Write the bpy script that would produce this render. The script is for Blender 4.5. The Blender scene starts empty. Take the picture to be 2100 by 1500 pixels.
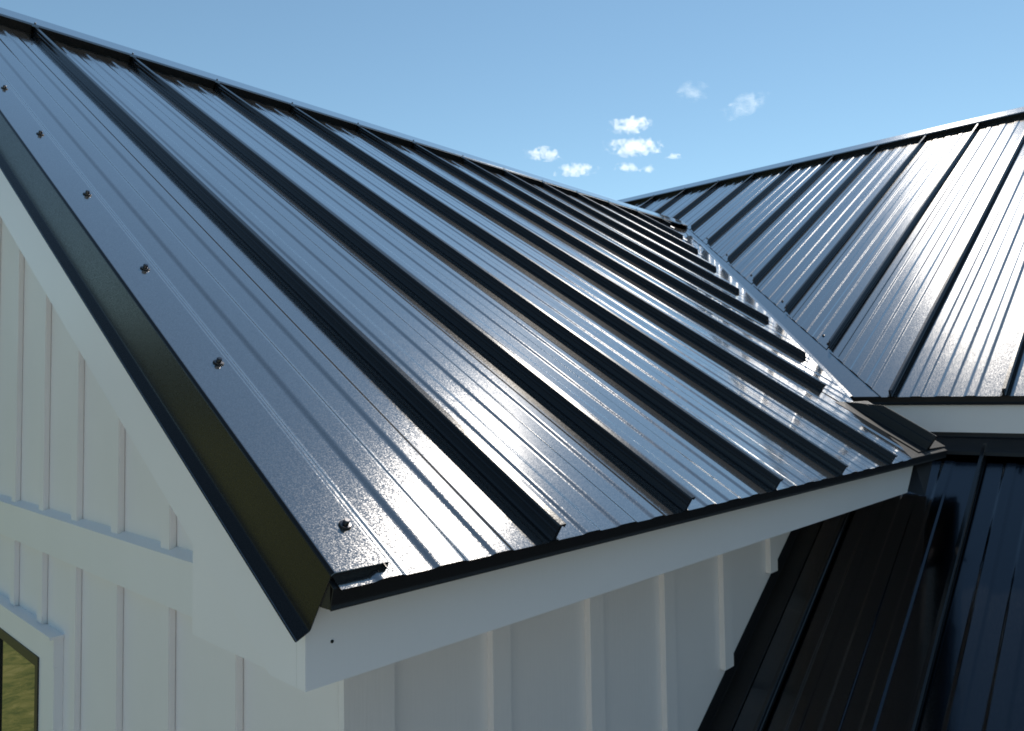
import bpy, bmesh, math, random
from mathutils import Vector, Matrix

random.seed(7)
S = bpy.context.scene
COL = S.collection

# ------------------------------------------------------------------ camera
CAM = Vector((-0.4919, -0.7497, 0.2167))
YAW, PITCH, ROLL = math.radians(43.249), math.radians(2.513), math.radians(-0.748)
FPX = 1538.76                                   # focal length in pixels of a 2100 px wide frame
fw = Vector((math.cos(PITCH) * math.cos(YAW), math.cos(PITCH) * math.sin(YAW), math.sin(PITCH)))
rt = Vector((math.sin(YAW), -math.cos(YAW), 0))
up = rt.cross(fw)
rt2 = math.cos(ROLL) * rt + math.sin(ROLL) * up
up2 = -math.sin(ROLL) * rt + math.cos(ROLL) * up
cam = bpy.data.cameras.new('camera')
cam.sensor_width = 36.0
cam.lens = FPX * 36.0 / 2100.0
cam.clip_start, cam.clip_end = 0.02, 20000.0
camo = bpy.data.objects.new('camera', cam)
COL.objects.link(camo)
camo.matrix_world = Matrix(((rt2.x, up2.x, -fw.x, CAM.x), (rt2.y, up2.y, -fw.y, CAM.y),
                            (rt2.z, up2.z, -fw.z, CAM.z), (0, 0, 0, 1)))
S.camera = camo

# ------------------------------------------------------------------ light
SUN_AZ, SUN_EL = math.radians(16.3), math.radians(46.0)
sun_dir = Vector((math.cos(SUN_EL) * math.cos(SUN_AZ), math.cos(SUN_EL) * math.sin(SUN_AZ), math.sin(SUN_EL)))
W = bpy.data.worlds.new('World')
S.world = W
W.use_nodes = True
wn = W.node_tree
wn.nodes.clear()
wo = wn.nodes.new('ShaderNodeOutputWorld')
bg = wn.nodes.new('ShaderNodeBackground')
sky = wn.nodes.new('ShaderNodeTexSky')
sky.sky_type = 'NISHITA'
sky.sun_disc = False
sky.sun_elevation = SUN_EL
sky.sun_rotation = math.pi / 2 - SUN_AZ          # sky rotation runs clockwise from +Y
sky.altitude = 300.0
sky.air_density = 1.0
sky.dust_density = 0.0
sky.ozone_density = 0.4
bg.inputs['Strength'].default_value = 0.114
tint = wn.nodes.new('ShaderNodeVectorMath')      # colour cast of the camera's white balance
tint.operation = 'MULTIPLY'
tint.inputs[1].default_value = (0.875, 1.0, 0.925)
wn.links.new(sky.outputs[0], tint.inputs[0])
wn.links.new(tint.outputs[0], bg.inputs['Color'])
wn.links.new(bg.outputs[0], wo.inputs['Surface'])
sl = bpy.data.lights.new('sun', 'SUN')
sl.energy = 4.7
sl.angle = math.radians(0.5)
sl.color = (1.0, 0.92, 0.81)
so = bpy.data.objects.new('sun', sl)
COL.objects.link(so)
so.location = sun_dir * 60
so.rotation_euler = sun_dir.to_track_quat('Z', 'Y').to_euler()
S.view_settings.view_transform = 'Standard'
S.view_settings.look = 'None'
S.view_settings.exposure = 0.26
S.view_settings.gamma = 1.0
S.view_settings.use_curve_mapping = False
S.render.engine = 'CYCLES'
S.cycles.use_denoising = True
S.cycles.use_adaptive_sampling = False
S.cycles.volume_bounces = 10
S.cycles.max_bounces = 12
S.cycles.sample_clamp_indirect = 4.0
S.cycles.sample_clamp_direct = 2.5
S.cycles.filter_width = 1.8


# ------------------------------------------------------------------ materials
def new_mat(name):
    m = bpy.data.materials.new(name)
    m.use_nodes = True
    t = m.node_tree
    return m, t, t.nodes['Principled BSDF']


def nd(t, kind, **kw):
    n = t.nodes.new(kind)
    for k, v in kw.items():
        if k in n.inputs:
            n.inputs[k].default_value = v
        else:
            setattr(n, k, v)
    return n


def ramp(t, stops):
    r = t.nodes.new('ShaderNodeValToRGB')
    els = r.color_ramp.elements
    while len(els) < len(stops):
        els.new(0.5)
    for e, (p, c) in zip(els, stops):
        e.position = p
        e.color = (c[0], c[1], c[2], 1) if isinstance(c, (tuple, list)) else (c, c, c, 1)
    return r


def metal_mat(name, base, rough, coat_rough, flake=1.0, wave=1.0, metallic=1.0, coat=1.0):
    """Dark metallic baked paint: metallic flake layer below a glossy clear film."""
    m, t, p = new_mat(name)
    L = t.links.new
    tc = nd(t, 'ShaderNodeTexCoord')
    # flakes: cells of about 1.5 mm with their own gloss and tilt
    vor = nd(t, 'ShaderNodeTexVoronoi', Scale=800.0)
    L(tc.outputs['Object'], vor.inputs['Vector'])
    sep = nd(t, 'ShaderNodeSeparateColor')
    L(vor.outputs['Color'], sep.inputs[0])
    mr = nd(t, 'ShaderNodeMapRange')
    mr.inputs['To Min'].default_value = rough * (1 - 0.35 * flake)
    mr.inputs['To Max'].default_value = rough * (1 + 0.7 * flake)
    L(sep.outputs[0], mr.inputs['Value'])
    # dust and handling marks change the gloss a little
    dn = nd(t, 'ShaderNodeTexNoise', Scale=3.1, Detail=7.0, Roughness=0.65)
    L(tc.outputs['Object'], dn.inputs['Vector'])
    ad = nd(t, 'ShaderNodeMath', operation='MULTIPLY_ADD')
    ad.inputs[1].default_value = 0.012
    L(dn.outputs['Fac'], ad.inputs[0])
    L(mr.outputs[0], ad.inputs[2])
    L(ad.outputs[0], p.inputs['Roughness'])
    cr = ramp(t, [(0.0, tuple(c * 0.86 for c in base)), (1.0, tuple(c * 1.14 for c in base))])
    L(sep.outputs[1], cr.inputs[0])
    # pale dust specks
    vs = nd(t, 'ShaderNodeTexVoronoi', Scale=55.0)
    L(tc.outputs['Object'], vs.inputs['Vector'])
    sp = nd(t, 'ShaderNodeMath', operation='LESS_THAN')
    sp.inputs[1].default_value = 0.045
    L(vs.outputs['Distance'], sp.inputs[0])
    mx = nd(t, 'ShaderNodeMix', data_type='RGBA')
    mx.inputs['B'].default_value = (0.30, 0.29, 0.27, 1)
    mm = nd(t, 'ShaderNodeMath', operation='MULTIPLY')
    mm.inputs[1].default_value = 0.15
    L(sp.outputs[0], mm.inputs[0])
    L(mm.outputs[0], mx.inputs['Factor'])
    L(cr.outputs[0], mx.inputs['A'])
    L(mx.outputs['Result'], p.inputs['Base Color'])
    p.inputs['Metallic'].default_value = metallic
    p.inputs['Coat Weight'].default_value = coat
    p.inputs['Coat Roughness'].default_value = coat_rough
    p.inputs['Coat IOR'].default_value = 1.5
    # sheet metal is never quite flat
    wv = nd(t, 'ShaderNodeTexNoise', Scale=2.2, Detail=2.0)
    L(tc.outputs['Object'], wv.inputs['Vector'])
    b1 = nd(t, 'ShaderNodeBump', Strength=1.0, Distance=0.0035 * wave)
    L(wv.outputs['Fac'], b1.inputs['Height'])
    # every flake lies at its own small tilt
    j1 = nd(t, 'ShaderNodeVectorMath', operation='SUBTRACT')
    j1.inputs[1].default_value = (0.5, 0.5, 0.5)
    L(vor.outputs['Color'], j1.inputs[0])
    j2 = nd(t, 'ShaderNodeVectorMath', operation='SCALE')
    j2.inputs['Scale'].default_value = 0.055 * flake
    L(j1.outputs[0], j2.inputs[0])
    j3 = nd(t, 'ShaderNodeVectorMath', operation='ADD')
    L(j2.outputs[0], j3.inputs[0])
    L(b1.outputs[0], j3.inputs[1])
    j4 = nd(t, 'ShaderNodeVectorMath', operation='NORMALIZE')
    L(j3.outputs[0], j4.inputs[0])
    L(j4.outputs[0], p.inputs['Normal'])
    L(b1.outputs[0], p.inputs['Coat Normal'])
    return m


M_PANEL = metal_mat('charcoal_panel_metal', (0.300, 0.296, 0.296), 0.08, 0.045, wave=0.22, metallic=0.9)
M_LEANTO = metal_mat('shaded_panel_metal', (0.040, 0.047, 0.058), 0.12, 0.08, wave=0.25, coat=0.7)  # darker copy of the panel paint: the lower roof's shade is in its colour
M_SEAM = metal_mat('shaded_seam_metal', (0.012, 0.013, 0.015), 0.14, 0.07, flake=0.5, wave=0.3, metallic=0.0, coat=0.0)  # same paint as the panels, shade of the seam faces put into the colour
M_TRIM = metal_mat('darkened_trim_metal', (0.010, 0.010, 0.011), 0.28, 0.07, flake=0.6, wave=0.5, metallic=0.0, coat=0.0)  # panel paint darkened, so the dark reflections are put into the colour
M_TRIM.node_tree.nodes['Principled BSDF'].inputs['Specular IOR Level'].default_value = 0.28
M_EAVE = metal_mat('black_eave_metal', (0.006, 0.006, 0.007), 0.5, 0.35, flake=0.4, wave=0.5, metallic=0.0, coat=0.0)


def paint_mat(name, col, grain=0.0, rough=0.45):
    m, t, p = new_mat(name)
    L = t.links.new
    tc = nd(t, 'ShaderNodeTexCoord')
    n1 = nd(t, 'ShaderNodeTexNoise', Scale=2.3, Detail=6.0, Roughness=0.6)
    L(tc.outputs['Object'], n1.inputs['Vector'])
    cr = ramp(t, [(0.3, tuple(c * 0.955 for c in col)), (0.7, col)])
    L(n1.outputs['Fac'], cr.inputs[0])
    L(cr.outputs[0], p.inputs['Base Color'])
    p.inputs['Roughness'].default_value = rough
    mp = nd(t, 'ShaderNodeMapping')
    mp.inputs['Scale'].default_value = (160, 160, 7)
    L(tc.outputs['Object'], mp.inputs['Vector'])
    n2 = nd(t, 'ShaderNodeTexNoise', Scale=1.0, Detail=4.0)
    L(mp.outputs[0], n2.inputs['Vector'])
    b = nd(t, 'ShaderNodeBump', Strength=0.25 + grain, Distance=0.0006 + 0.001 * grain)
    L(n2.outputs['Fac'], b.inputs['Height'])
    L(b.outputs[0], p.inputs['Normal'])
    return m


M_SIDING = paint_mat('white_siding_paint', (0.87, 0.835, 0.825), grain=0.35)
M_WHITE = paint_mat('white_trim_paint', (0.87, 0.855, 0.86), grain=0.1, rough=0.38)
M_DARK = paint_mat('dark_sheathing', (0.05, 0.05, 0.05), rough=0.8)
M_BRONZE = paint_mat('bronze_window_frame', (0.014, 0.014, 0.012), rough=0.5)
m, t, p = new_mat('screw_steel')
p.inputs['Base Color'].default_value = (0.10, 0.10, 0.11, 1)
p.inputs['Metallic'].default_value = 1.0
p.inputs['Roughness'].default_value = 0.22
M_SCREW = m
m, t, p = new_mat('screw_rubber')
p.inputs['Base Color'].default_value = (0.02, 0.02, 0.02, 1)
p.inputs['Roughness'].default_value = 0.7
M_RUBBER = m
m, t, p = new_mat('window_glass')
p.inputs['Base Color'].default_value = (0.01, 0.012, 0.012, 1)
p.inputs['Roughness'].default_value = 0.01
p.inputs['IOR'].default_value = 2.6
tc = nd(t, 'ShaderNodeTexCoord')
n1 = nd(t, 'ShaderNodeTexNoise', Scale=5.0, Detail=1.0)
t.links.new(tc.outputs['Object'], n1.inputs['Vector'])
b = nd(t, 'ShaderNodeBump', Strength=0.2, Distance=0.0008)
t.links.new(n1.outputs['Fac'], b.inputs['Height'])
t.links.new(b.outputs[0], p.inputs['Normal'])
M_GLASS = m

m, t, p = new_mat('lawn')
tc = nd(t, 'ShaderNodeTexCoord')
n1 = nd(t, 'ShaderNodeTexNoise', Scale=2.4, Detail=12.0, Roughness=0.78, Distortion=1.2)
t.links.new(tc.outputs['Object'], n1.inputs['Vector'])
cr = ramp(t, [(0.30, (0.03, 0.045, 0.008)), (0.44, (0.10, 0.125, 0.020)), (0.55, (0.20, 0.20, 0.045)), (0.72, (0.38, 0.34, 0.13))])
t.links.new(n1.outputs['Fac'], cr.inputs[0])
t.links.new(cr.outputs[0], p.inputs['Base Color'])
p.inputs['Roughness'].default_value = 0.9
M_LAWN = m
m, t, p = new_mat('pale_bounce_sheet')  # pale colour of the added sheet that bounces light
tc = nd(t, 'ShaderNodeTexCoord')
n1 = nd(t, 'ShaderNodeTexNoise', Scale=38.0, Detail=8.0, Roughness=0.7)
t.links.new(tc.outputs['Object'], n1.inputs['Vector'])
cr = ramp(t, [(0.3, (0.38, 0.34, 0.30)), (0.7, (0.58, 0.53, 0.48))])
t.links.new(n1.outputs['Fac'], cr.inputs[0])
t.links.new(cr.outputs[0], p.inputs['Base Color'])
p.inputs['Roughness'].default_value = 0.95
M_BOUNCE = m
m, t, p = new_mat('wooded_hills')
tc = nd(t, 'ShaderNodeTexCoord')
n1 = nd(t, 'ShaderNodeTexNoise', Scale=0.05, Detail=8.0, Roughness=0.7)
t.links.new(tc.outputs['Object'], n1.inputs['Vector'])
cr = ramp(t, [(0.35, (0.015, 0.022, 0.010)), (0.65, (0.05, 0.06, 0.025))])
t.links.new(n1.outputs['Fac'], cr.inputs[0])
t.links.new(cr.outputs[0], p.inputs['Base Color'])
p.inputs['Roughness'].default_value = 1.0
M_HILL = m


# ------------------------------------------------------------------ building helpers
def link(name, bm, mat, parent=None, **props):
    bmesh.ops.remove_doubles(bm, verts=bm.verts, dist=1e-6)
    bmesh.ops.recalc_face_normals(bm, faces=bm.faces)
    me = bpy.data.meshes.new(name)
    bm.to_mesh(me)
    bm.free()
    for mm_ in (mat if isinstance(mat, (list, tuple)) else [mat]):
        me.materials.append(mm_)
    o = bpy.data.objects.new(name, me)
    COL.objects.link(o)
    if parent is not None:
        o.parent = parent
    for k, v in props.items():
        o[k] = v
    return o


def prism(bm, poly, a, b, P):
    """closed 2D polygon swept from a to b; P(u, w, n) -> world"""
    va = [bm.verts.new(P(u, a, n)) for u, n in poly]
    vb = [bm.verts.new(P(u, b, n)) for u, n in poly]
    k = len(poly)
    for i in range(k):
        j = (i + 1) % k
        bm.faces.new((va[i], va[j], vb[j], vb[i]))
    bm.faces.new(va[::-1])
    bm.faces.new(vb)


def strip(bm, line, inner, a, b, P):
    """open bent sheet with outer and inner line of equal length, swept from a to b"""
    k = len(line)
    oa, ob = [bm.verts.new(P(u, a, n)) for u, n in line], [bm.verts.new(P(u, b, n)) for u, n in line]
    ia, ib = [bm.verts.new(P(u, a, n)) for u, n in inner], [bm.verts.new(P(u, b, n)) for u, n in inner]
    for i in range(k - 1):
        j = i + 1
        bm.faces.new((oa[i], oa[j], ob[j], ob[i]))
        bm.faces.new((ia[j], ia[i], ib[i], ib[j]))
        bm.faces.new((oa[j], oa[i], ia[i], ia[j]))
        bm.faces.new((ob[i], ob[j], ib[j], ib[i]))
    bm.faces.new((oa[0], ob[0], ib[0], ia[0]))
    bm.faces.new((ob[-1], oa[-1], ia[-1], ib[-1]))


def inset(line, th):
    """the line moved by th to its right-hand side"""
    out = []
    for i in range(len(line)):
        p = Vector(line[i])
        d = Vector(line[min(i + 1, len(line) - 1)]) - Vector(line[max(i - 1, 0)])
        d.normalize()
        out.append((p.x + d.y * th, p.y - d.x * th))
    return out


def cut(bm, co, no):
    """keep the side the normal points away from, closing the cut"""
    g = bm.verts[:] + bm.edges[:] + bm.faces[:]
    r = bmesh.ops.bisect_plane(bm, geom=g, plane_co=co, plane_no=no, clear_outer=True, dist=1e-6)
    es = [e for e in r['geom_cut'] if isinstance(e, bmesh.types.BMEdge)]
    if es:
        bmesh.ops.holes_fill(bm, edges=es, sides=0)


def rounded(line, r, seg=3):
    """polyline with its inner corners rounded"""
    out = [line[0]]
    for i in range(1, len(line) - 1):
        p0, p1, p2 = (Vector(q) for q in line[i - 1:i + 2])
        d0, d1 = (p0 - p1), (p2 - p1)
        q = min(r, d0.length * 0.45, d1.length * 0.45)
        a, c = p1 + d0.normalized() * q, p1 + d1.normalized() * q
        for k in range(seg + 1):
            f = k / seg
            out.append(tuple((1 - f) ** 2 * a + 2 * f * (1 - f) * p1 + f * f * c))
    out.append(line[-1])
    return out


def sheet(line, th):
    """give a polyline a thickness below it"""
    return list(line) + [(u, n - th) for u, n in reversed(line)]


def box(bm, x0, x1, y0, y1, z0, z1):
    v = [bm.verts.new((x, y, z)) for x in (x0, x1) for y in (y0, y1) for z in (z0, z1)]
    for f in ((0, 1, 3, 2), (4, 6, 7, 5), (0, 4, 5, 1), (2, 3, 7, 6), (0, 2, 6, 4), (1, 5, 7, 3)):
        bm.faces.new([v[i] for i in f])


def bevel(bm, w, seg=2):
    es = [e for e in bm.edges if len(e.link_faces) == 2 and e.calc_face_angle(0) > 0.5]
    bmesh.ops.bevel(bm, geom=es, offset=w, segments=seg, affect='EDGES', clamp_overlap=True)


def slab(bm, pts, off):
    """planar polygon given depth along off"""
    off = Vector(off)
    a = [bm.verts.new(Vector(q)) for q in pts]
    b_ = [bm.verts.new(Vector(q) + off) for q in pts]
    k = len(pts)
    bm.faces.new(a)
    bm.faces.new(b_[::-1])
    for i in range(k):
        j = (i + 1) % k
        bm.faces.new((a[j], a[i], b_[i], b_[j]))


# ------------------------------------------------------------------ dimensions
mA, LA = 0.6296, 2.797                   # front wing roof: rise per metre, run from eave to ridge cap edge
cA = 1 / math.sqrt(1 + mA * mA)
sA = mA * cA
W_P = 0.406                              # panel width
S0 = 0.3795                              # first seam from the rake
DX = [0.012, -0.006, -0.016, -0.008, 0.008, 0.010, 0.018, 0.0, 0, 0, 0, 0, 0, 0]
YR = LA + 0.155                          # ridge


def PA(x, s, n):                         # s along the slope
    return Vector((x, s * cA - n * sA, s * sA + n * cA))


SB = 1.0


def sc(p):
    return CAM + SB * (Vector(p) - CAM)


mB = 0.5747
cB = 1 / math.sqrt(1 + mB * mB)
sB = mB * cB
EB = sc((2.9145, 0, 0.2065))             # eave point of the main roof
XB, ZB = EB.x, EB.z
WB = 3.9762 * SB
W_B = W_P * SB
YB0 = sc((0, 3.9128, 0)).y
XRB = XB + WB + 0.16


def PB(y, s, n):
    return Vector((XB + s * cB - n * sB, y, ZB + s * sB + n * cB))


KW = 1.175


def kw(p):
    return CAM + KW * (Vector(p) - CAM)


YW = kw((0, 0.3006, 0)).y                # eave wall face
XG = kw((0.2077, 0, 0)).x                # gable wall face
GROUND = -3.3
XF = 0.0056                              # rake board face
YF = 0.068                               # fascia face
FS = (YF - CAM.y) / (0.0217 - CAM.y)
ZF2 = CAM.z + (-0.1147 - CAM.z) * FS
ZF1 = CAM.z + (-0.0273 - CAM.z) * FS
XFB = sc((2.935, 0, 0)).x                # main roof fascia face
mC = 0.70
cC = 1 / math.sqrt(1 + mC * mC)
sC = mC * cC
CX0, CZ0 = XFB, sc((0, 0, 0.004)).z


def PC(y, s, n):                         # s measured down from the head of the lower roof
    return Vector((CX0 - s * cC - n * sC, y, CZ0 - s * sC + n * cC))


# ------------------------------------------------------------------ setting
bm = bmesh.new()
R = 6000.0
N = 48
vs_ = [bm.verts.new((0, 0, GROUND))]
rings = [12, 60, 300, 1500, R]
prev = None
for r in rings:
    cur = [bm.verts.new((r * math.cos(2 * math.pi * i / N), r * math.sin(2 * math.pi * i / N), GROUND)) for i in range(N)]
    for i in range(N):
        j = (i + 1) % N
        if prev is None:
            bm.faces.new((vs_[0], cur[i], cur[j]))
        else:
            bm.faces.new((prev[i], cur[i], cur[j], prev[j]))
    prev = cur
link('ground', bm, M_LAWN, kind='structure')
bm = bmesh.new()
zg = GROUND + 0.004
pts = [(-15, -16), (9, -16), (9, -1.5), (0.2, -1.5), (0.2, 4.5), (-3.0, 4.5), (-15, 4.5), (-15, -1.5)]
v_ = [bm.verts.new((x, y, zg)) for x, y in pts]
for f in ((0, 1, 2, 3, 7), (3, 4, 5, 6, 7)):
    bm.faces.new([v_[i] for i in f])
link('bounce_sheet', bm, M_BOUNCE, kind='structure')  # added out of view to bounce light up onto the shaded walls
bm = bmesh.new()
N = 160
rows = []
for k, (r, hh) in enumerate(((140, 0), (150, 0.7), (185, 1.0), (320, 0.0))):
    row = []
    for i in range(N):
        a = 2 * math.pi * i / N
        h = 18 + 3.5 * math.sin(3 * a + 1) + 2.2 * math.sin(7 * a) + 1.6 * math.sin(19 * a + 2) + random.uniform(-1.6, 1.6)
        row.append(bm.verts.new((r * math.cos(a), r * math.sin(a), GROUND - 0.3 + h * hh)))
    rows.append(row)
for k in range(3):
    for i in range(N):
        j = (i + 1) % N
        bm.faces.new((rows[k][i], rows[k][j], rows[k + 1][j], rows[k + 1][i]))
link('hills', bm, M_HILL, kind='structure')

# ------------------------------------------------------------------ the house
house = bpy.data.objects.new('farmhouse', None)
house.empty_display_size = 0.5
COL.objects.link(house)
house['label'] = 'white board and batten farmhouse with charcoal standing seam metal roofs'
house['category'] = 'house'

CUT_A = (Vector((2.60, 0.318, 0)), Vector((2.13, -2.42, 0)).normalized())     # valley cut of the front wing panels
# crease of the valley, on the front wing plane
CREASE = [(2.640, 0.322), (3.164, 0.743), (3.705, 1.188), (4.504, 1.845), (5.90, 2.945)]


def zA(y):
    return mA * y


# ---- front wing roof deck
bm = bmesh.new()
zr = zA(YR)
poly = [(0.030, 0.030 * mA - 0.010), (YR, zr - 0.010), (2 * YR, -0.03), (2 * YR, -0.11), (YR, zr - 0.13), (YF + 0.03, -0.08), (YF + 0.03, 0.0), (0.030, 0.030 * mA - 0.022)]
prism(bm, [(y, z) for y, z in poly], 0.022, 6.3, lambda u, w, n: Vector((w, u, n)))
cut(bm, Vector((2.615, 0.322, 0)), Vector((2.623, -3.26, 0)).normalized())
roofA = link('roof', bm, M_DARK, house, label='front wing gable roof of charcoal metal panels')

RIB = [(0.073, 0), (0.081, 0.0029), (0.112, 0.0029), (0.120, 0), (0.165, 0), (0.174, 0.0029), (0.217, 0.0029),
       (0.226, 0), (0.270, 0), (0.279, 0.0029), (0.308, 0.0029), (0.316, 0)]


def panel_line(u0, u1, base, k=1.0, mirror=False):
    pts = [(u0, 0.0)]
    rib = [(base + (W_P * k - r * k if mirror else r * k), n * k) for r, n in (reversed(RIB) if mirror else RIB)]
    pts += [q for q in rib if u0 + 0.004 < q[0] < u1 - 0.004]
    pts.append((u1, 0.0))
    return rounded(pts, 0.0028, 2)


def seam_poly(u, h, side=1):
    """folded standing seam: two legs, a bead on the leg and a hooked cap"""
    L_ = [(-0.013, 0.0004), (-0.007, 0.0012), (-0.0042, 0.0045), (-0.0036, h * 0.42), (-0.0054, h * 0.47), (-0.0054, h * 0.56),
          (-0.0036, h * 0.61), (-0.0040, h * 0.90), (-0.0028, h), (0.0090, h + 0.0010), (0.0112, h - 0.0006), (0.0108, h - 0.0062),
          (0.0086, h - 0.0062), (0.0084, h - 0.0028), (0.0030, h - 0.0034), (0.0034, 0.0045), (0.0062, 0.0012), (0.012, 0.0004),
          (0.012, -0.0006), (-0.013, -0.0006)]
    return [(u + side * a, n) for a, n in L_]


HS = 0.0305
s_top = (LA + 0.05) / cA
seamsA = [S0 + k * W_P + (DX[k] if k < len(DX) else 0) for k in range(14)]
edges = [0.010] + seamsA
for k in range(len(edges) - 1):
    u0, u1 = edges[k], edges[k + 1]
    if k == 5:
        u1 = min(u1, 2.478)
    base = u1 - W_P if k == 0 else u0
    bm = bmesh.new()
    pl_ = panel_line(u0 + (0.0105 if k else 0), u1 - 0.011, base)
    strip(bm, pl_, inset(pl_, 0.0009), -0.003, s_top, PA)
    if k >= 5:
        cut(bm, *CUT_A)
    if len(bm.faces):
        link('roof_panel', bm, M_PANEL, roofA)
    else:
        bm.free()
for k, u in enumerate(seamsA):
    if k == 5:
        continue
    bm = bmesh.new()
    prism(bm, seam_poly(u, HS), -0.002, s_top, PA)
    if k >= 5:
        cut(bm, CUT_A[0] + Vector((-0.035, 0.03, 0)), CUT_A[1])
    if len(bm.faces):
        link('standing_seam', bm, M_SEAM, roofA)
    else:
        bm.free()
# the sixth seam is cut short by the wall end: it only runs above the valley
bm = bmesh.new()
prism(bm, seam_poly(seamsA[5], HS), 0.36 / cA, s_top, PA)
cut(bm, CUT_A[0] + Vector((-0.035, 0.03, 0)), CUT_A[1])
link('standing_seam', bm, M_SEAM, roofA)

# end flashing beside the main roof
bm = bmesh.new()
line = rounded([(2.380, 0.0012), (2.474, 0.0012), (2.478, 0.034), (2.484, 0.0352), (2.487, 0.060), (2.494, 0.0612), (2.500, 0.056), (2.505, 0.006), (2.730, 0.002)], 0.003)
strip(bm, line, inset(line, 0.0014), 0.022, 0.36, PA)
e_s, e_n = Vector((0, cA, sA)), Vector((0, -sA, cA))
cut(bm, PA(2.4, 0.352, 0.0), (0.062 * e_s + 0.13 * e_n).normalized())
link('end_flashing', bm, M_EAVE, roofA)

# closure strips and ridge cap
for k in range(len(edges) - 1):
    u0, u1 = edges[k] + 0.013, edges[k + 1] - 0.014
    bm = bmesh.new()
    prism(bm, [(u0, 0.0004), (u1, 0.0004), (u1, HS + 0.004), (u0, HS + 0.004)], (LA + 0.004) / cA, (LA + 0.03) / cA, PA)
    if k >= 11:
        cut(bm, *CUT_A)
    if len(bm.faces):
        link('closure_strip', bm, M_TRIM, roofA)
    else:
        bm.free()


def PR(u, x, n):                          # section across the ridge (u = y, n = z)
    return Vector((x, u, n))


def ridge_section(y0, yr, zlow, m, th):
    hr = zlow + (yr - y0) * m
    top = [(y0 - 0.004, zlow - 0.012), (y0 - 0.003, zlow), (y0 + 0.012, zlow + 0.012 * m + 0.002), (yr - 0.012, hr - 0.006), (yr, hr), (yr + 0.012, hr - 0.006),
           (2 * yr - y0, zlow)]
    top = rounded(top, 0.004, 2)
    return top, inset(top, th)


bm = bmesh.new()
zc = zA(LA) + (HS + 0.003) / cA + 0.004
strip(bm, *ridge_section(LA - 0.004, YR, zc, mA, 0.0016), -0.012, 6.2, PR)
cut(bm, Vector((5.86, YR - 0.05, 0)), Vector((2.13, -2.42, 0)).normalized())
ridgeA = link('ridge_cap', bm, M_PANEL, roofA)

# rear slope of the front wing
bm = bmesh.new()
prism(bm, [(0.012, 0.004), (6.2, 0.004), (6.2, 0.0), (0.012, 0.0)], -(2 * YR - YR) / cA, -0.02,
      lambda u, w, n: Vector((u, YR - w * cA, zr + w * sA + n)))
link('rear_slope', bm, M_PANEL, roofA)

# rake trim: flange over the panel, tall leg and kicked hem
xk, oU, oL = 0.0022, 0.0194, -0.0914
bm = bmesh.new()
line = [(0.086, 0.0035), (0.0855, 0.0105), (0.082, 0.0118), (xk + 0.004, 0.0118), (xk, 0.0085), (xk, oL * cA), (-0.0115, oL * cA - 0.0125),
        (-0.0128, oL * cA - 0.0115)]
line = rounded(line, 0.0016, 2)
strip(bm, line, inset(line, -0.0012), 0.014, (LA + 0.14) / cA, PA)
bm.normal_update()
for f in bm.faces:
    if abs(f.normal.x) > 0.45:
        f.material_index = 1  # side leg takes the darkened copy of the same paint
link('rake_trim', bm, [M_PANEL, M_TRIM], roofA)
bm = bmesh.new()
prism(bm, [(0.0045, -0.020), (0.078, -0.004), (0.078, 0.0095), (0.0045, 0.0095)], 0.018, 0.10, PA)
link('rake_closure', bm, M_EAVE, roofA)

# eave trim
bm = bmesh.new()
line = [(0.16, 0.16 * mA - 0.004), (0.004, 0.004 * mA - 0.003), (0.010, -0.0215), (0.0085, -0.0265), (0.0105, -0.0275)]
line = rounded(line, 0.002, 2)
strip(bm, line, inset(line, -0.0014), 0.0036, 2.70, lambda u, w, n: Vector((w, u, n)))
link('eave_trim', bm, M_EAVE, roofA)
bm = bmesh.new()
prism(bm, [(0.0115, -0.0262), (0.10, -0.0262), (0.10, 0.10 * mA - 0.012), (0.0115, 0.001)], 0.0037, 0.0215, lambda u, w, n: Vector((w, u, n)))
link('eave_end_block', bm, M_EAVE, roofA)
# dark block closing the eave between trim and fascia
bm = bmesh.new()
box(bm, 0.0225, 2.695, 0.014, 0.10, -0.024, -0.012)
link('eave_filler', bm, M_EAVE, roofA)

# white eave fascia with its slanted end
bm = bmesh.new()
xe1 = CAM.x + (2.332 - CAM.x) * (YF - CAM.y) / (0.02 - CAM.y)
xe2 = CAM.x + (2.240 - CAM.x) * (YF - CAM.y) / (0.02 - CAM.y)
slab(bm, [(XF, YF, ZF1 + 0.012), (XF, YF, ZF2), (xe2, YF, ZF2), (xe1, YF, ZF1 + 0.012)], (0, 0.02, 0))
link('fascia_board', bm, M_WHITE, roofA)
for nx, nz in ((0.043, -0.083),):
    bm = bmesh.new()
    prism(bm, [(0.0022 * math.cos(a_), 0.0022 * math.sin(a_)) for a_ in [i * math.pi / 4 for i in range(8)]], YF - 0.0012, YF + 0.002,
          lambda u, w, n: Vector((nx + u, w, nz + n)))
    link('nail_head', bm, M_BRONZE, roofA)
# soffit
bm = bmesh.new()
box(bm, XG - 0.002, 2.69, YF + 0.022, YW + 0.05, ZF2 + 0.006, ZF2 + 0.018)
link('soffit', bm, M_WHITE, roofA)

# white rake board and boxed return, on the gable side
def zrk(y):                               # lower edge of the rake board
    return zA(y) - 0.2275 - 0.0205 * y


bm = bmesh.new()
yb_lo = 0.075
pts = [(XF, YF + 0.0205, ZF2), (XF, YF + 0.0205, zA(YF) - 0.085), (XF, YR, zA(YR) - 0.085), (XF, YR, zrk(YR))]
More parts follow.
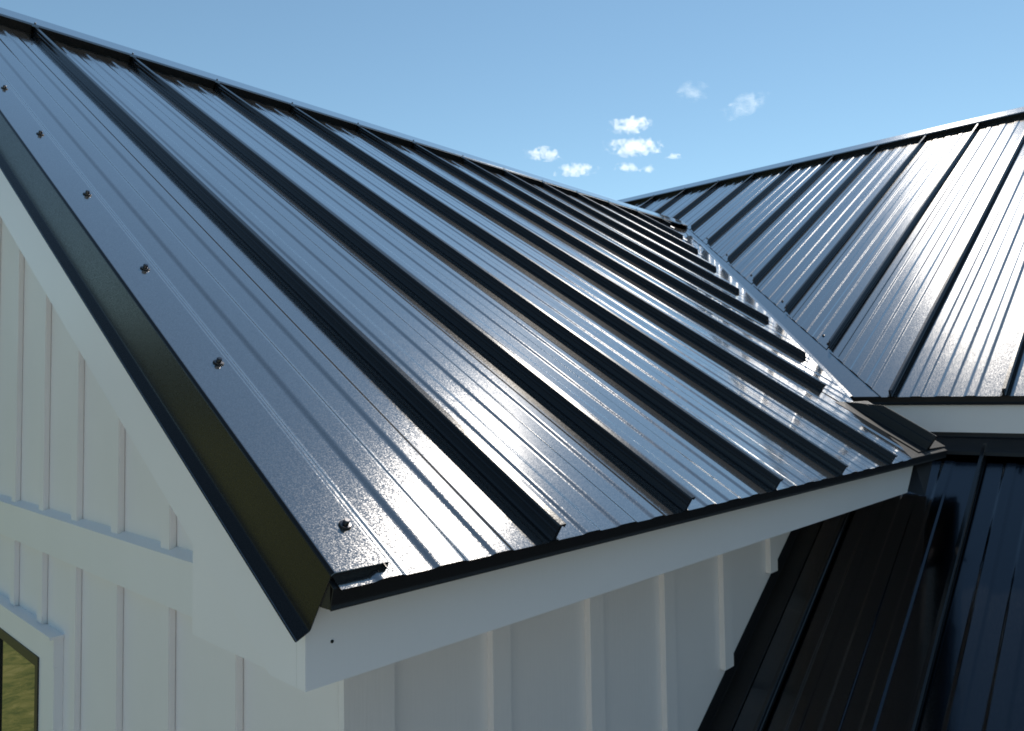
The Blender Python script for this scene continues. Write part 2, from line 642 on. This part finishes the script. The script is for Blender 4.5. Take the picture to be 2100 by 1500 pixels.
# lower edge meets the return at the foot
yl = (ZF2 + 0.2275) / (mA - 0.0205)
pts.append((XF, yl, ZF2))
slab(bm, pts, (0.020, 0, 0))
link('rake_board', bm, M_WHITE, roofA)
bm = bmesh.new()
ret_y = CAM.y + (0.3313 - CAM.y) * (XF - CAM.x) / (-0.0228 - CAM.x)
slab(bm, [(XF + 0.007, yl + 0.009, ZF2 + 0.001), (XF + 0.007, ret_y, ZF2 + 0.001), (XF + 0.007, ret_y, zrk(ret_y) - 0.005)], (XG - XF - 0.008, 0, 0))
link('eave_return', bm, M_WHITE, roofA)
bm = bmesh.new()
prism(bm, [(ret_y - 0.02, zA(ret_y - 0.02) - 0.17), (YR, zA(YR) - 0.17), (YR, zA(YR) - 0.16), (ret_y - 0.02, zA(ret_y - 0.02) - 0.16)], XF + 0.021, XG + 0.05,
      lambda u, w, n: Vector((w, u, n)))
link('rake_soffit', bm, M_WHITE, roofA)

# ---- screws
bm = bmesh.new()


def lathe(bm, prof, seg=10, mats=None):
    rings_ = []
    for r, z in prof:
        rings_.append([bm.verts.new((r * math.cos(2 * math.pi * i / seg), r * math.sin(2 * math.pi * i / seg), z)) for i in range(seg)])
    for k in range(len(prof) - 1):
        for i in range(seg):
            j = (i + 1) % seg
            f = bm.faces.new((rings_[k][i], rings_[k][j], rings_[k + 1][j], rings_[k + 1][i]))
            if mats:
                f.material_index = mats[k]
    bm.faces.new(rings_[-1])


lathe(bm, [(0.0085, 0.0), (0.0088, 0.0015), (0.0078, 0.0022), (0.0076, 0.0029), (0.0046, 0.0034), (0.0044, 0.0085), (0.0034, 0.0095)], 12, [1, 1, 0, 0, 0, 0])
me = bpy.data.meshes.new('screw')
bmesh.ops.recalc_face_normals(bm, faces=bm.faces)
bm.to_mesh(me)
bm.free()
me.materials.append(M_SCREW)
me.materials.append(M_RUBBER)


def screw(loc, normal, parent, scale=1.0):
    o = bpy.data.objects.new('screw', me)
    COL.objects.link(o)
    o.parent = parent
    o.location = loc
    o.rotation_euler = Vector(normal).to_track_quat('Z', 'Y').to_euler()
    o.scale = (scale,) * 3


nA = Vector((0, -sA, cA))
nB = Vector((-sB, 0, cB))
for y in (0.072, 0.425, 0.730, 1.060, 1.421, 1.78, 2.14, 2.5):
    screw(PA(0.0635, y / cA + 0.004, 0.0118), nA, roofA)
for k, u in enumerate(seamsA[:13]):
    screw(PA(u + 0.001, (LA + 0.022) / cA, HS + 0.0075), nA, roofA, 0.85)

# ---- valley flashing
def fA(q, n):
    x, y = q
    return Vector((x, y - n * sA, zA(y) + n * cA))


B0 = sc((2.931, 0.317, 0.216))
B1 = sc((5.631, 2.762, 1.767))


def bedge(t, off):
    x = B0.x + (B1.x - B0.x) * t
    y = B0.y + (B1.y - B0.y) * t
    return PB(y, (x - XB) / cB, off)


bm = bmesh.new()
rowsv = []
for q in CREASE:
    row = [fA((q[0] - 0.26, q[1] + 0.03), -0.002), fA((q[0] - 0.012, q[1] + 0.007), -0.001), fA((q[0] - 0.003, q[1] + 0.002), 0.006), fA(q, 0.005),
           fA((q[0] + 0.004, q[1] - 0.003), -0.030)]
    rowsv.append([bm.verts.new(v) for v in row])
for i in range(len(rowsv) - 1):
    for k in range(4):
        bm.faces.new((rowsv[i][k], rowsv[i][k + 1], rowsv[i + 1][k + 1], rowsv[i + 1][k]))
link('valley_flashing', bm, M_PANEL, roofA)
bm = bmesh.new()
quad = []
for x, y in ((XB + 0.002, B0.y - 0.02), (B1.x + 0.05, B1.y - 0.05), (B1.x + 0.35, B1.y + 0.32), (B1.x - 0.02, B1.y + 0.16), (XB + 0.002, B0.y + 0.26)):
    quad.append(PB(y, (x - XB) / cB, -0.004))
slab(bm, quad, Vector((sB, 0, -cB)) * 0.0012)
link('valley_flashing', bm, M_PANEL, roofA)

# ------------------------------------------------------------------ main roof
YS, YN = -5.0, 11.0
bm = bmesh.new()
poly = [(XB + 0.045, ZB + 0.035 * mB - 0.012), (XRB, ZB + (XRB - XB) * mB - 0.012), (2 * XRB - XB, ZB - 0.02),
        (2 * XRB - XB, ZB - 0.10), (XRB, ZB + (XRB - XB) * mB - 0.16), (XFB + 0.03, ZB - 0.10), (XFB + 0.03, ZB - 0.01), (XB + 0.045, ZB)]
prism(bm, poly, YS + 0.02, YN, lambda u, w, n: Vector((u, w, n)))
roofB = link('roof', bm, M_DARK, house, label='taller main roof of charcoal metal panels behind the valley')
n_ = Vector((B1.y - B0.y, -(B1.x - B0.x), 0)).normalized()
CUT_B = (Vector((B0.x, B0.y, 0)), -n_)
YTOP = 2.86
P_TOP = bedge((YTOP - B0.y) / (B1.y - B0.y), 0)
CUT_B2 = (Vector((P_TOP.x, YTOP, 0)), Vector((-n_.x, n_.y, 0)) * 1.0)
if CUT_B[1].dot(Vector((1, -1, 0))) > 0:
    CUT_B = (CUT_B[0], -CUT_B[1])
if CUT_B2[1].dot(Vector((1, 1, 0))) > 0:
    CUT_B2 = (CUT_B2[0], -CUT_B2[1])
sB_top = (WB + 0.05) / cB
seamsB = [YB0 - j * W_B for j in range(-12, 24)]
HB = HS * 1.05
for j in range(len(seamsB) - 1):
    y1, y0 = seamsB[j], seamsB[j + 1]
    if y1 < YS + 0.3:
        break
    bm = bmesh.new()
    pl_ = panel_line(y0 + 0.011, y1 - 0.011, y0, SB, True)
    strip(bm, pl_, inset(pl_, 0.0009), -0.010, sB_top, PB)
    if y1 > B0.y and y0 < YTOP:
        cut(bm, *CUT_B)
    if y0 >= YTOP:
        cut(bm, *CUT_B2)
    if len(bm.faces):
        link('roof_panel', bm, M_PANEL, roofB)
    else:
        bm.free()
    bm = bmesh.new()
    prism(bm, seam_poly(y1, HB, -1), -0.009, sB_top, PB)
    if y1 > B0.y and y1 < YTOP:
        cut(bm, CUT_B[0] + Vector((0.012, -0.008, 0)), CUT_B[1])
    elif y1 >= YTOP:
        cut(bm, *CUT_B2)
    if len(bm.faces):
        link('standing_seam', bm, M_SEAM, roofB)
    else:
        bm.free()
    bm = bmesh.new()
    prism(bm, [(y0 + 0.013, 0.0004), (y1 - 0.013, 0.0004), (y1 - 0.013, HB + 0.004), (y0 + 0.013, HB + 0.004)], (WB + 0.004) / cB, (WB + 0.03) / cB, PB)
    link('closure_strip', bm, M_TRIM, roofB)
    if y1 < 4.2:
        screw(PB(y1 + 0.001, (WB + 0.022) / cB, HB + 0.0075), nB, roofB, 0.85)
    # screws along the valley edge
    for off in (0.075, 0.020):
        yy = y1 + off
        if B0.y + 0.05 < yy < YTOP - 0.2:
            t_ = (yy - B0.y) / (B1.y - B0.y)
            q = bedge(t_, 0.0)
            ss = (q.x - XB) / cB + (0.075 if off > 0.05 else 0.045)
            screw(PB(yy, ss, 0.0002), nB, roofB, 0.9)
bm = bmesh.new()
zcB = ZB + WB * mB + (HB + 0.003) / cB + 0.004
strip(bm, *ridge_section(XB + WB - 0.004, XRB, zcB, mB, 0.0016), YS - 0.03, YN, lambda u, w, n: Vector((u, w, n)))
link('ridge_cap', bm, M_PANEL, roofB)
bm = bmesh.new()
prism(bm, [(YS, 0.004), (YN, 0.004), (YN, 0.0), (YS, 0.0)], -(XRB - XB) / cB, -0.02,
      lambda u, w, n: Vector((XRB - w * cB, u, ZB + (XRB - XB) * mB + w * sB + n)))
link('rear_slope', bm, M_PANEL, roofB)
# eave trim, fascia, head flashing of the lower roof
dz1 = sc((2.935, 0, 0.171))
dz2 = sc((2.935, 0, 0.0575))
dz3 = sc((2.935, 0, 0.006))
bm = bmesh.new()
line = rounded([(XB + 0.15, ZB + 0.15 * mB - 0.005), (XB + 0.004, ZB - 0.004), (XB + 0.008, dz1.z + 0.008), (XB + 0.002, dz1.z - 0.001), (XB + 0.004, dz1.z - 0.002)], 0.002, 2)
strip(bm, line, inset(line, -0.0014), YS, B0.y + 0.30, lambda u, w, n: Vector((u, w, n)))
link('eave_trim', bm, M_EAVE, roofB)
bm = bmesh.new()
box(bm, XB + 0.012, XB + 0.12, YS + 0.01, B0.y + 0.14, dz1.z - 0.004, dz1.z + 0.008)
link('eave_filler', bm, M_EAVE, roofB)
bm = bmesh.new()
box(bm, XFB, XFB + 0.02, YS + 0.02, 0.42, dz2.z, dz1.z + 0.006)
link('fascia_board', bm, M_WHITE, roofB)

# ------------------------------------------------------------------ lower roof
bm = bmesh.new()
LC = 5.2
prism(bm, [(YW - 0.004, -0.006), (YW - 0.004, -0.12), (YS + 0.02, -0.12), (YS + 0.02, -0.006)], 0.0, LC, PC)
roofC = link('roof', bm, M_DARK, house, label='low shaded lean-to roof of metal panels coloured darker for the shade')
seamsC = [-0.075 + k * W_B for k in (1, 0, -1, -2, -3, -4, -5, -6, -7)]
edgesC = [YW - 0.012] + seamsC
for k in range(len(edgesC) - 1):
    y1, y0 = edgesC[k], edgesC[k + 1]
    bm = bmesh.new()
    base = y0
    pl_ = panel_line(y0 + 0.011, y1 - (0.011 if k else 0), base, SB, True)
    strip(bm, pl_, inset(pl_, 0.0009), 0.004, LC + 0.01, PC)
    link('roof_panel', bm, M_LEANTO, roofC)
    bm = bmesh.new()
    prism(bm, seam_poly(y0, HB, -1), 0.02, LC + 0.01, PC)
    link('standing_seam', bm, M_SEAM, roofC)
bm = bmesh.new()
line = rounded([(YW - 0.075, 0.0045), (YW - 0.070, 0.0075), (YW - 0.006, 0.0075), (YW - 0.003, 0.052), (YW - 0.0015, 0.054)], 0.002, 2)
strip(bm, line, inset(line, 0.0012), 0.01, LC + 0.012, PC)
link('wall_flashing', bm, M_EAVE, roofC)
bm = bmesh.new()
line = rounded([(XFB + 0.004, dz2.z + 0.02), (XFB + 0.003, dz3.z + 0.012), (XFB - 0.012, dz3.z + 0.006), (XFB - 0.075, dz3.z + 0.006 - 0.063 * mC), (XFB - 0.078, dz3.z - 0.010 - 0.063 * mC)], 0.003, 2)
strip(bm, line, inset(line, -0.0012), YS + 0.02, 0.40, lambda u, w, n: Vector((u, w, n + 0.022)))
link('head_flashing', bm, M_EAVE, roofC)
# diverter sheet at the end of the white fascia
bm = bmesh.new()
kf = (YF - CAM.y) / (0.02 - CAM.y)


def onf(x, z, y=YF):
    f = (y - CAM.y) / (0.02 - CAM.y)
    return Vector((CAM.x + (x - CAM.x) * f, y, CAM.z + (z - CAM.z) * f))


slab(bm, [onf(2.325, -0.010, YF + 0.004), onf(2.228, -0.106, YF + 0.004), onf(2.444, -0.147, YF - 0.05), onf(2.56, -0.030, YF - 0.03)], (0.001, 0.0015, 0))
link('diverter_flashing', bm, M_EAVE, roofC)

# ------------------------------------------------------------------ walls
TH = 0.012
# eave wall (faces the camera, under the front eave)
bm = bmesh.new()
box(bm, XG + 0.05, XFB + 0.3, YW + 0.012, YW + 0.10, GROUND, ZF2 + 0.03)
wallE = link('eave_wall', bm, M_DARK, house, label='shaded white board and batten wall below the front eave')
b0 = kw((0.5442, 0, 0)).x
bsp = 0.3063 * KW
bw = 0.058
bt = 0.0185
cx0 = XG - bt
xs = [b0 + k * bsp for k in range(7)]
bounds = [XG] + [x + bw / 2 for x in xs]
for k in range(len(bounds) - 1):
    bm = bmesh.new()
    box(bm, bounds[k] + 0.0006, bounds[k + 1] - 0.0006, YW, YW + 0.012, GROUND + 0.05, ZF2 + 0.02)
    link('siding_board', bm, M_SIDING, wallE)


def c_line_z(x):                          # height of the lower roof at x, on its wall flashing
    return CZ0 - (CX0 - x) * mC + 0.058 / cC


for k, x in enumerate(xs):
    zb = GROUND + 0.05
    if x + bw > CX0 - LC * cC:
        zb = max(zb, c_line_z(x + bw) - 0.010)
    if zb > ZF2 - 0.02:
        continue
    bm = bmesh.new()
    box(bm, x, x + bw, YW - bt, YW - 0.0003, zb, ZF2 + 0.015)
    bevel(bm, 0.0025, 2)
    link('batten', bm, M_SIDING, wallE)
# corner board, both faces
bm = bmesh.new()
cbw = 0.118
pl = [(XG - 0.001, YW - bt), (XG + cbw, YW - bt), (XG + cbw, YW - 0.0004), (XG - 0.001, YW - 0.0004)]
prism(bm, pl, GROUND + 0.05, ZF2 + 0.015, lambda u, w, n: Vector((u, n, w)))
bevel(bm, 0.002, 2)
link('corner_board', bm, M_SIDING, wallE)

g0 = kw((0, 0.6653, 0)).y
gsp = 0.304 * KW
ZT1 = kw((0, 0, -0.1068)).z
ZT2 = kw((0, 0, -0.2180)).z


def gpix(u, v, x):
    """point on the plane x seen at a photograph pixel (used once to size the window)"""
    q = fw + rt2 * ((u - 1050) / FPX) - up2 * ((v - 750) / FPX)
    f = (x - CAM.x) / q.x
    return CAM + q * f


wj = gpix(118, 1310, XG - bt)
YWIN0 = wj.y                              # outer edge of the window trim
ZWIN1 = gpix(118, 1306, XG - bt).z        # top of the window trim
wi = gpix(87, 1346, XG - bt)
YFR, ZFR = wi.y, wi.z                     # frame corner
YM = gpix(7, 1330, XG).y                  # mullion edge
wallG = None
gpoly = [(XG + 0.012, YW + 0.01, GROUND), (XG + 0.012, 2 * YR - YW, GROUND), (XG + 0.012, 2 * YR - YW, zA(YW) - 0.15), (XG + 0.012, YR, zA(YR) - 0.15),
         (XG + 0.012, YW + 0.01, zA(YW) - 0.15)]
WW, WH = 1.15, 1.5
bmg = bmesh.new()
for cuts_ in ([((0, YFR, 0), (0, 1, 0))], [((0, YFR + WW, 0), (0, -1, 0))],
              [((0, YFR, 0), (0, -1, 0)), ((0, YFR + WW, 0), (0, 1, 0)), ((0, 0, ZFR), (0, 0, -1))],
              [((0, YFR, 0), (0, -1, 0)), ((0, YFR + WW, 0), (0, 1, 0)), ((0, 0, ZFR - WH), (0, 0, 1))]):
    bm = bmesh.new()
    slab(bm, gpoly, (0.1, 0, 0))
    for c_, n_c in cuts_:
        cut(bm, Vector(c_), Vector(n_c))
    tmp = bpy.data.meshes.new('tmp')
    bm.to_mesh(tmp)
    bm.free()
    bmg.from_mesh(tmp)
    bpy.data.meshes.remove(tmp)
wallG = link('gable_wall', bmg, M_DARK, house, label='white gable wall with battens beside the rake')
ys = [g0 + k * gsp for k in range(14)]
bounds = [YW + 0.002] + [y - bw * 0.5 for y in ys]
cutp = (Vector((XG, 0, -0.155)), Vector((0, -mA, 1)).normalized())
for k in range(len(bounds) - 1):
    y0, y1 = bounds[k] + 0.0006, bounds[k + 1] - 0.0006
    bm = bmesh.new()
    if y1 > YFR + 0.02 and y0 < YFR + 1.2:
        ztop = ZFR + 0.02
        if y0 < YFR:
            box(bm, XG, XG + 0.012, y0, YFR - 0.02, GROUND + 0.05, 3.0)
            box(bm, XG, XG + 0.012, YFR - 0.02, y1, ztop, 3.0)
        else:
            box(bm, XG, XG + 0.012, y0, y1, ztop, 3.0)
    else:
        box(bm, XG, XG + 0.012, y0, y1, GROUND + 0.05, 3.0)
    cut(bm, *cutp)
    if y1 > YR:
        cut(bm, Vector((XG, 2 * YR, -0.155)), Vector((0, mA, 1)).normalized())
    if len(bm.faces):
        link('siding_board', bm, M_SIDING, wallG)
    else:
        bm.free()
for k, y in enumerate(ys):
    spans = [(ZT1 + 0.0, 3.0), (GROUND + 0.05, ZT2)]
    if y > YWIN0 - 0.01:
        spans[1] = (ZWIN1 + 0.004, ZT2)
    for zb, zt in spans:
        bm = bmesh.new()
        box(bm, XG - bt, XG - 0.0003, y - bw, y, zb, zt)
        cut(bm, *cutp)
        if y > YR:
            cut(bm, Vector((XG, 2 * YR, -0.155)), Vector((0, mA, 1)).normalized())
        if len(bm.faces):
            bevel(bm, 0.0025, 2)
            link('batten', bm, M_SIDING, wallG)
        else:
            bm.free()
# belly band with its sloped cap
bm = bmesh.new()
prism(bm, [(XG - 0.030, ZT2), (XG - 0.0003, ZT2), (XG - 0.0003, ZT1 + 0.012), (XG - 0.034, ZT1 - 0.001), (XG - 0.034, ZT1 - 0.012), (XG - 0.030, ZT1 - 0.013)], YW + 0.002, 2 * YR - YW,
      lambda u, w, n: Vector((u, w, n)))
cut(bm, *cutp)
link('band_board', bm, M_WHITE, wallG)

# window
bm = bmesh.new()
fx = XG - 0.033
fwid = 0.050


def ring(bm, x0, x1, y0, y1, z0, z1, w):
    box(bm, x0, x1, y0, y0 + w, z0, z1)
    box(bm, x0, x1, y1 - w, y1, z0, z1)
    box(bm, x0, x1, y0 + w, y1 - w, z1 - w, z1)
    box(bm, x0, x1, y0 + w, y1 - w, z0, z0 + w)


ring(bm, fx, fx + 0.060, YFR, YFR + WW, ZFR - WH, ZFR, 0.032)
ring(bm, fx + 0.009, fx + 0.055, YFR + 0.0322, YFR + WW - 0.0322, ZFR - WH + 0.0322, ZFR - 0.0322, 0.015)
win = link('window', bm, M_BRONZE, house, label='dark bronze window reflecting sunlit grass')
bm = bmesh.new()
box(bm, fx + 0.012, fx + 0.040, YM, YM + 0.05, ZFR - WH + 0.047, ZFR - 0.047)
bevel(bm, 0.002, 2)
link('mullion', bm, M_BRONZE, win)
for y0, y1 in ((YFR + 0.047, YM - 0.0003), (YM + 0.0503, YFR + WW - 0.047)):
    bm = bmesh.new()
    box(bm, fx + 0.022, fx + 0.028, y0, y1, ZFR - WH + 0.047, ZFR - 0.047)
    link('pane', bm, M_GLASS, win)
# white window trim and drip cap
bm = bmesh.new()
box(bm, XG - 0.030, XG - 0.0005, YWIN0, YFR + WW + (YFR - YWIN0), ZFR + 0.0005, ZWIN1 - 0.006)
bevel(bm, 0.002, 2)
link('head_trim', bm, M_WHITE, win)
for y0, y1 in ((YWIN0, YFR - 0.0005), (YFR + WW + 0.0005, YFR + WW + (YFR - YWIN0))):
    bm = bmesh.new()
    box(bm, XG - 0.028, XG - 0.0005, y0, y1, ZFR - WH - 0.1, ZFR)
    bevel(bm, 0.002, 2)
    link('side_trim', bm, M_WHITE, win)
bm = bmesh.new()
box(bm, XG - 0.045, XG - 0.0004, YWIN0 - 0.01, YFR + WW + (YFR - YWIN0) + 0.01, ZWIN1 - 0.006, ZWIN1 + 0.004)
bevel(bm, 0.002, 2)
link('drip_cap', bm, M_WHITE, win)

# body of the main house below its roof
bm = bmesh.new()
box(bm, XFB + 0.32, 2 * XRB - XFB - 0.32, YS + 0.3, YN - 0.3, GROUND, ZB - 0.06)
link('main_wall', bm, M_SIDING, house)
bm = bmesh.new()
box(bm, CX0 - LC * cC + 0.3, XFB + 0.30, YS + 0.3, YW - 0.05, GROUND, CZ0 - LC * sC - 0.02)
link('lean_to_wall', bm, M_SIDING, house)

# ------------------------------------------------------------------ clouds
def cloud_mat(name, dens, cover, scale=0.085, amp=10.0):
    m = bpy.data.materials.new(name)
    m.use_nodes = True
    t = m.node_tree
    t.nodes.clear()
    L = t.links.new
    out = t.nodes.new('ShaderNodeOutputMaterial')
    v = t.nodes.new('ShaderNodeVolumePrincipled')
    v.inputs['Color'].default_value = (1, 1, 1, 1)
    v.inputs['Anisotropy'].default_value = 0.5
    tc = nd(t, 'ShaderNodeTexCoord')
    ctr_ = nd(t, 'ShaderNodeVectorMath', operation='MULTIPLY_ADD')
    ctr_.inputs[1].default_value = (2, 2, 2)
    ctr_.inputs[2].default_value = (-1, -1, -1)
    L(tc.outputs['Generated'], ctr_.inputs[0])
    ln = nd(t, 'ShaderNodeVectorMath', operation='LENGTH')
    L(ctr_.outputs[0], ln.inputs[0])
    geo = nd(t, 'ShaderNodeNewGeometry')
    n = nd(t, 'ShaderNodeTexNoise', Scale=scale, Detail=5.0, Roughness=0.54, Distortion=0.5)
    L(geo.outputs['Position'], n.inputs['Vector'])
    a1 = nd(t, 'ShaderNodeMath', operation='MULTIPLY_ADD')      # noise * 4 + cover
    a1.inputs[1].default_value = amp
    a1.inputs[2].default_value = cover
    L(n.outputs['Fac'], a1.inputs[0])
    a2 = nd(t, 'ShaderNodeMath', operation='MULTIPLY_ADD')      # - radius * 1.5
    a2.inputs[1].default_value = -1.6
    L(ln.outputs['Value'], a2.inputs[0])
    L(a1.outputs[0], a2.inputs[2])
    a3 = nd(t, 'ShaderNodeMath', operation='MULTIPLY', use_clamp=True)
    a3.inputs[1].default_value = 1.6
    L(a2.outputs[0], a3.inputs[0])
    a4 = nd(t, 'ShaderNodeMath', operation='MULTIPLY')
    a4.inputs[1].default_value = dens
    L(a3.outputs[0], a4.inputs[0])
    L(a4.outputs[0], v.inputs['Density'])
    L(v.outputs[0], out.inputs['Volume'])
    return m


M_CLOUD = cloud_mat('cloud_vapour', 0.026, -3.0, 0.075, 8.0)
M_WISP = cloud_mat('thin_cloud_vapour', 0.0045, -2.3, 0.055, 6.5)
DIST = 1500.0
CLOUDS = [  # photo pixel centre, width, height in pixels, puffs, material, label
    (1118, 319, 74, 30, 9, M_CLOUD, 'small white cloud nearest to the front ridge, leftmost of the group'),
    (1183, 351, 78, 30, 9, M_CLOUD, 'small white cloud lowest in the group, just above the front ridge'),
    (1292, 260, 78, 36, 10, M_CLOUD, 'white puff of cloud above the broadest cloud of the group'),
    (1298, 305, 104, 40, 14, M_CLOUD, 'broadest white cloud in the middle of the group'),
    (1383, 322, 34, 12, 5, M_CLOUD, 'thin sliver of cloud trailing beside the broadest cloud'),
    (1284, 345, 40, 22, 6, M_CLOUD, 'tiny cloud scrap under the broadest cloud, its left one'),
    (1328, 348, 32, 18, 6, M_CLOUD, 'tiny cloud scrap under the broadest cloud, its right one'),
    (1420, 192, 62, 44, 9, M_WISP, 'faint ragged wisp of cloud highest in the sky'),
    (1532, 218, 100, 44, 10, M_WISP, 'faint streak of cloud slanting above the main ridge'),
]
for (u, v, w_, h_, npuff, mt, lab) in CLOUDS:
    q = fw + rt2 * ((u - 1050) / FPX) - up2 * ((v - 750) / FPX)
    ctr = CAM + q * DIST
    k = DIST / FPX
    bm = bmesh.new()
    slant = math.atan(0.42) if 'slanting' in lab else random.uniform(-0.12, 0.12)
    g = bmesh.ops.create_icosphere(bm, subdivisions=3, radius=1.0)
    for vv in g['verts']:
        lump = 1 + 0.10 * math.sin(5 * vv.co.x + 3 * vv.co.z + u) + 0.07 * math.sin(7 * vv.co.z - 4 * vv.co.y + v)
        px = vv.co.x * w_ * k * 0.66 * lump
        pz = vv.co.z * h_ * k * (0.58 if vv.co.z > 0 else 0.40) * lump
        py = vv.co.y * h_ * k * 0.8
        px, pz = px * math.cos(slant) - pz * math.sin(slant), px * math.sin(slant) + pz * math.cos(slant)
        vv.co = Vector((rt.x * px, rt.y * px, pz)) + Vector((fw.x, fw.y, 0)) * py
    me_ = bpy.data.meshes.new('cloud')
    bm.to_mesh(me_)
    bm.free()
    me_.materials.append(mt)
    o = bpy.data.objects.new('cloud', me_)
    COL.objects.link(o)
    o.location = ctr
    o['label'] = lab
    o['category'] = 'cloud'
    o['group'] = 'small clouds above the valley of the roofs'
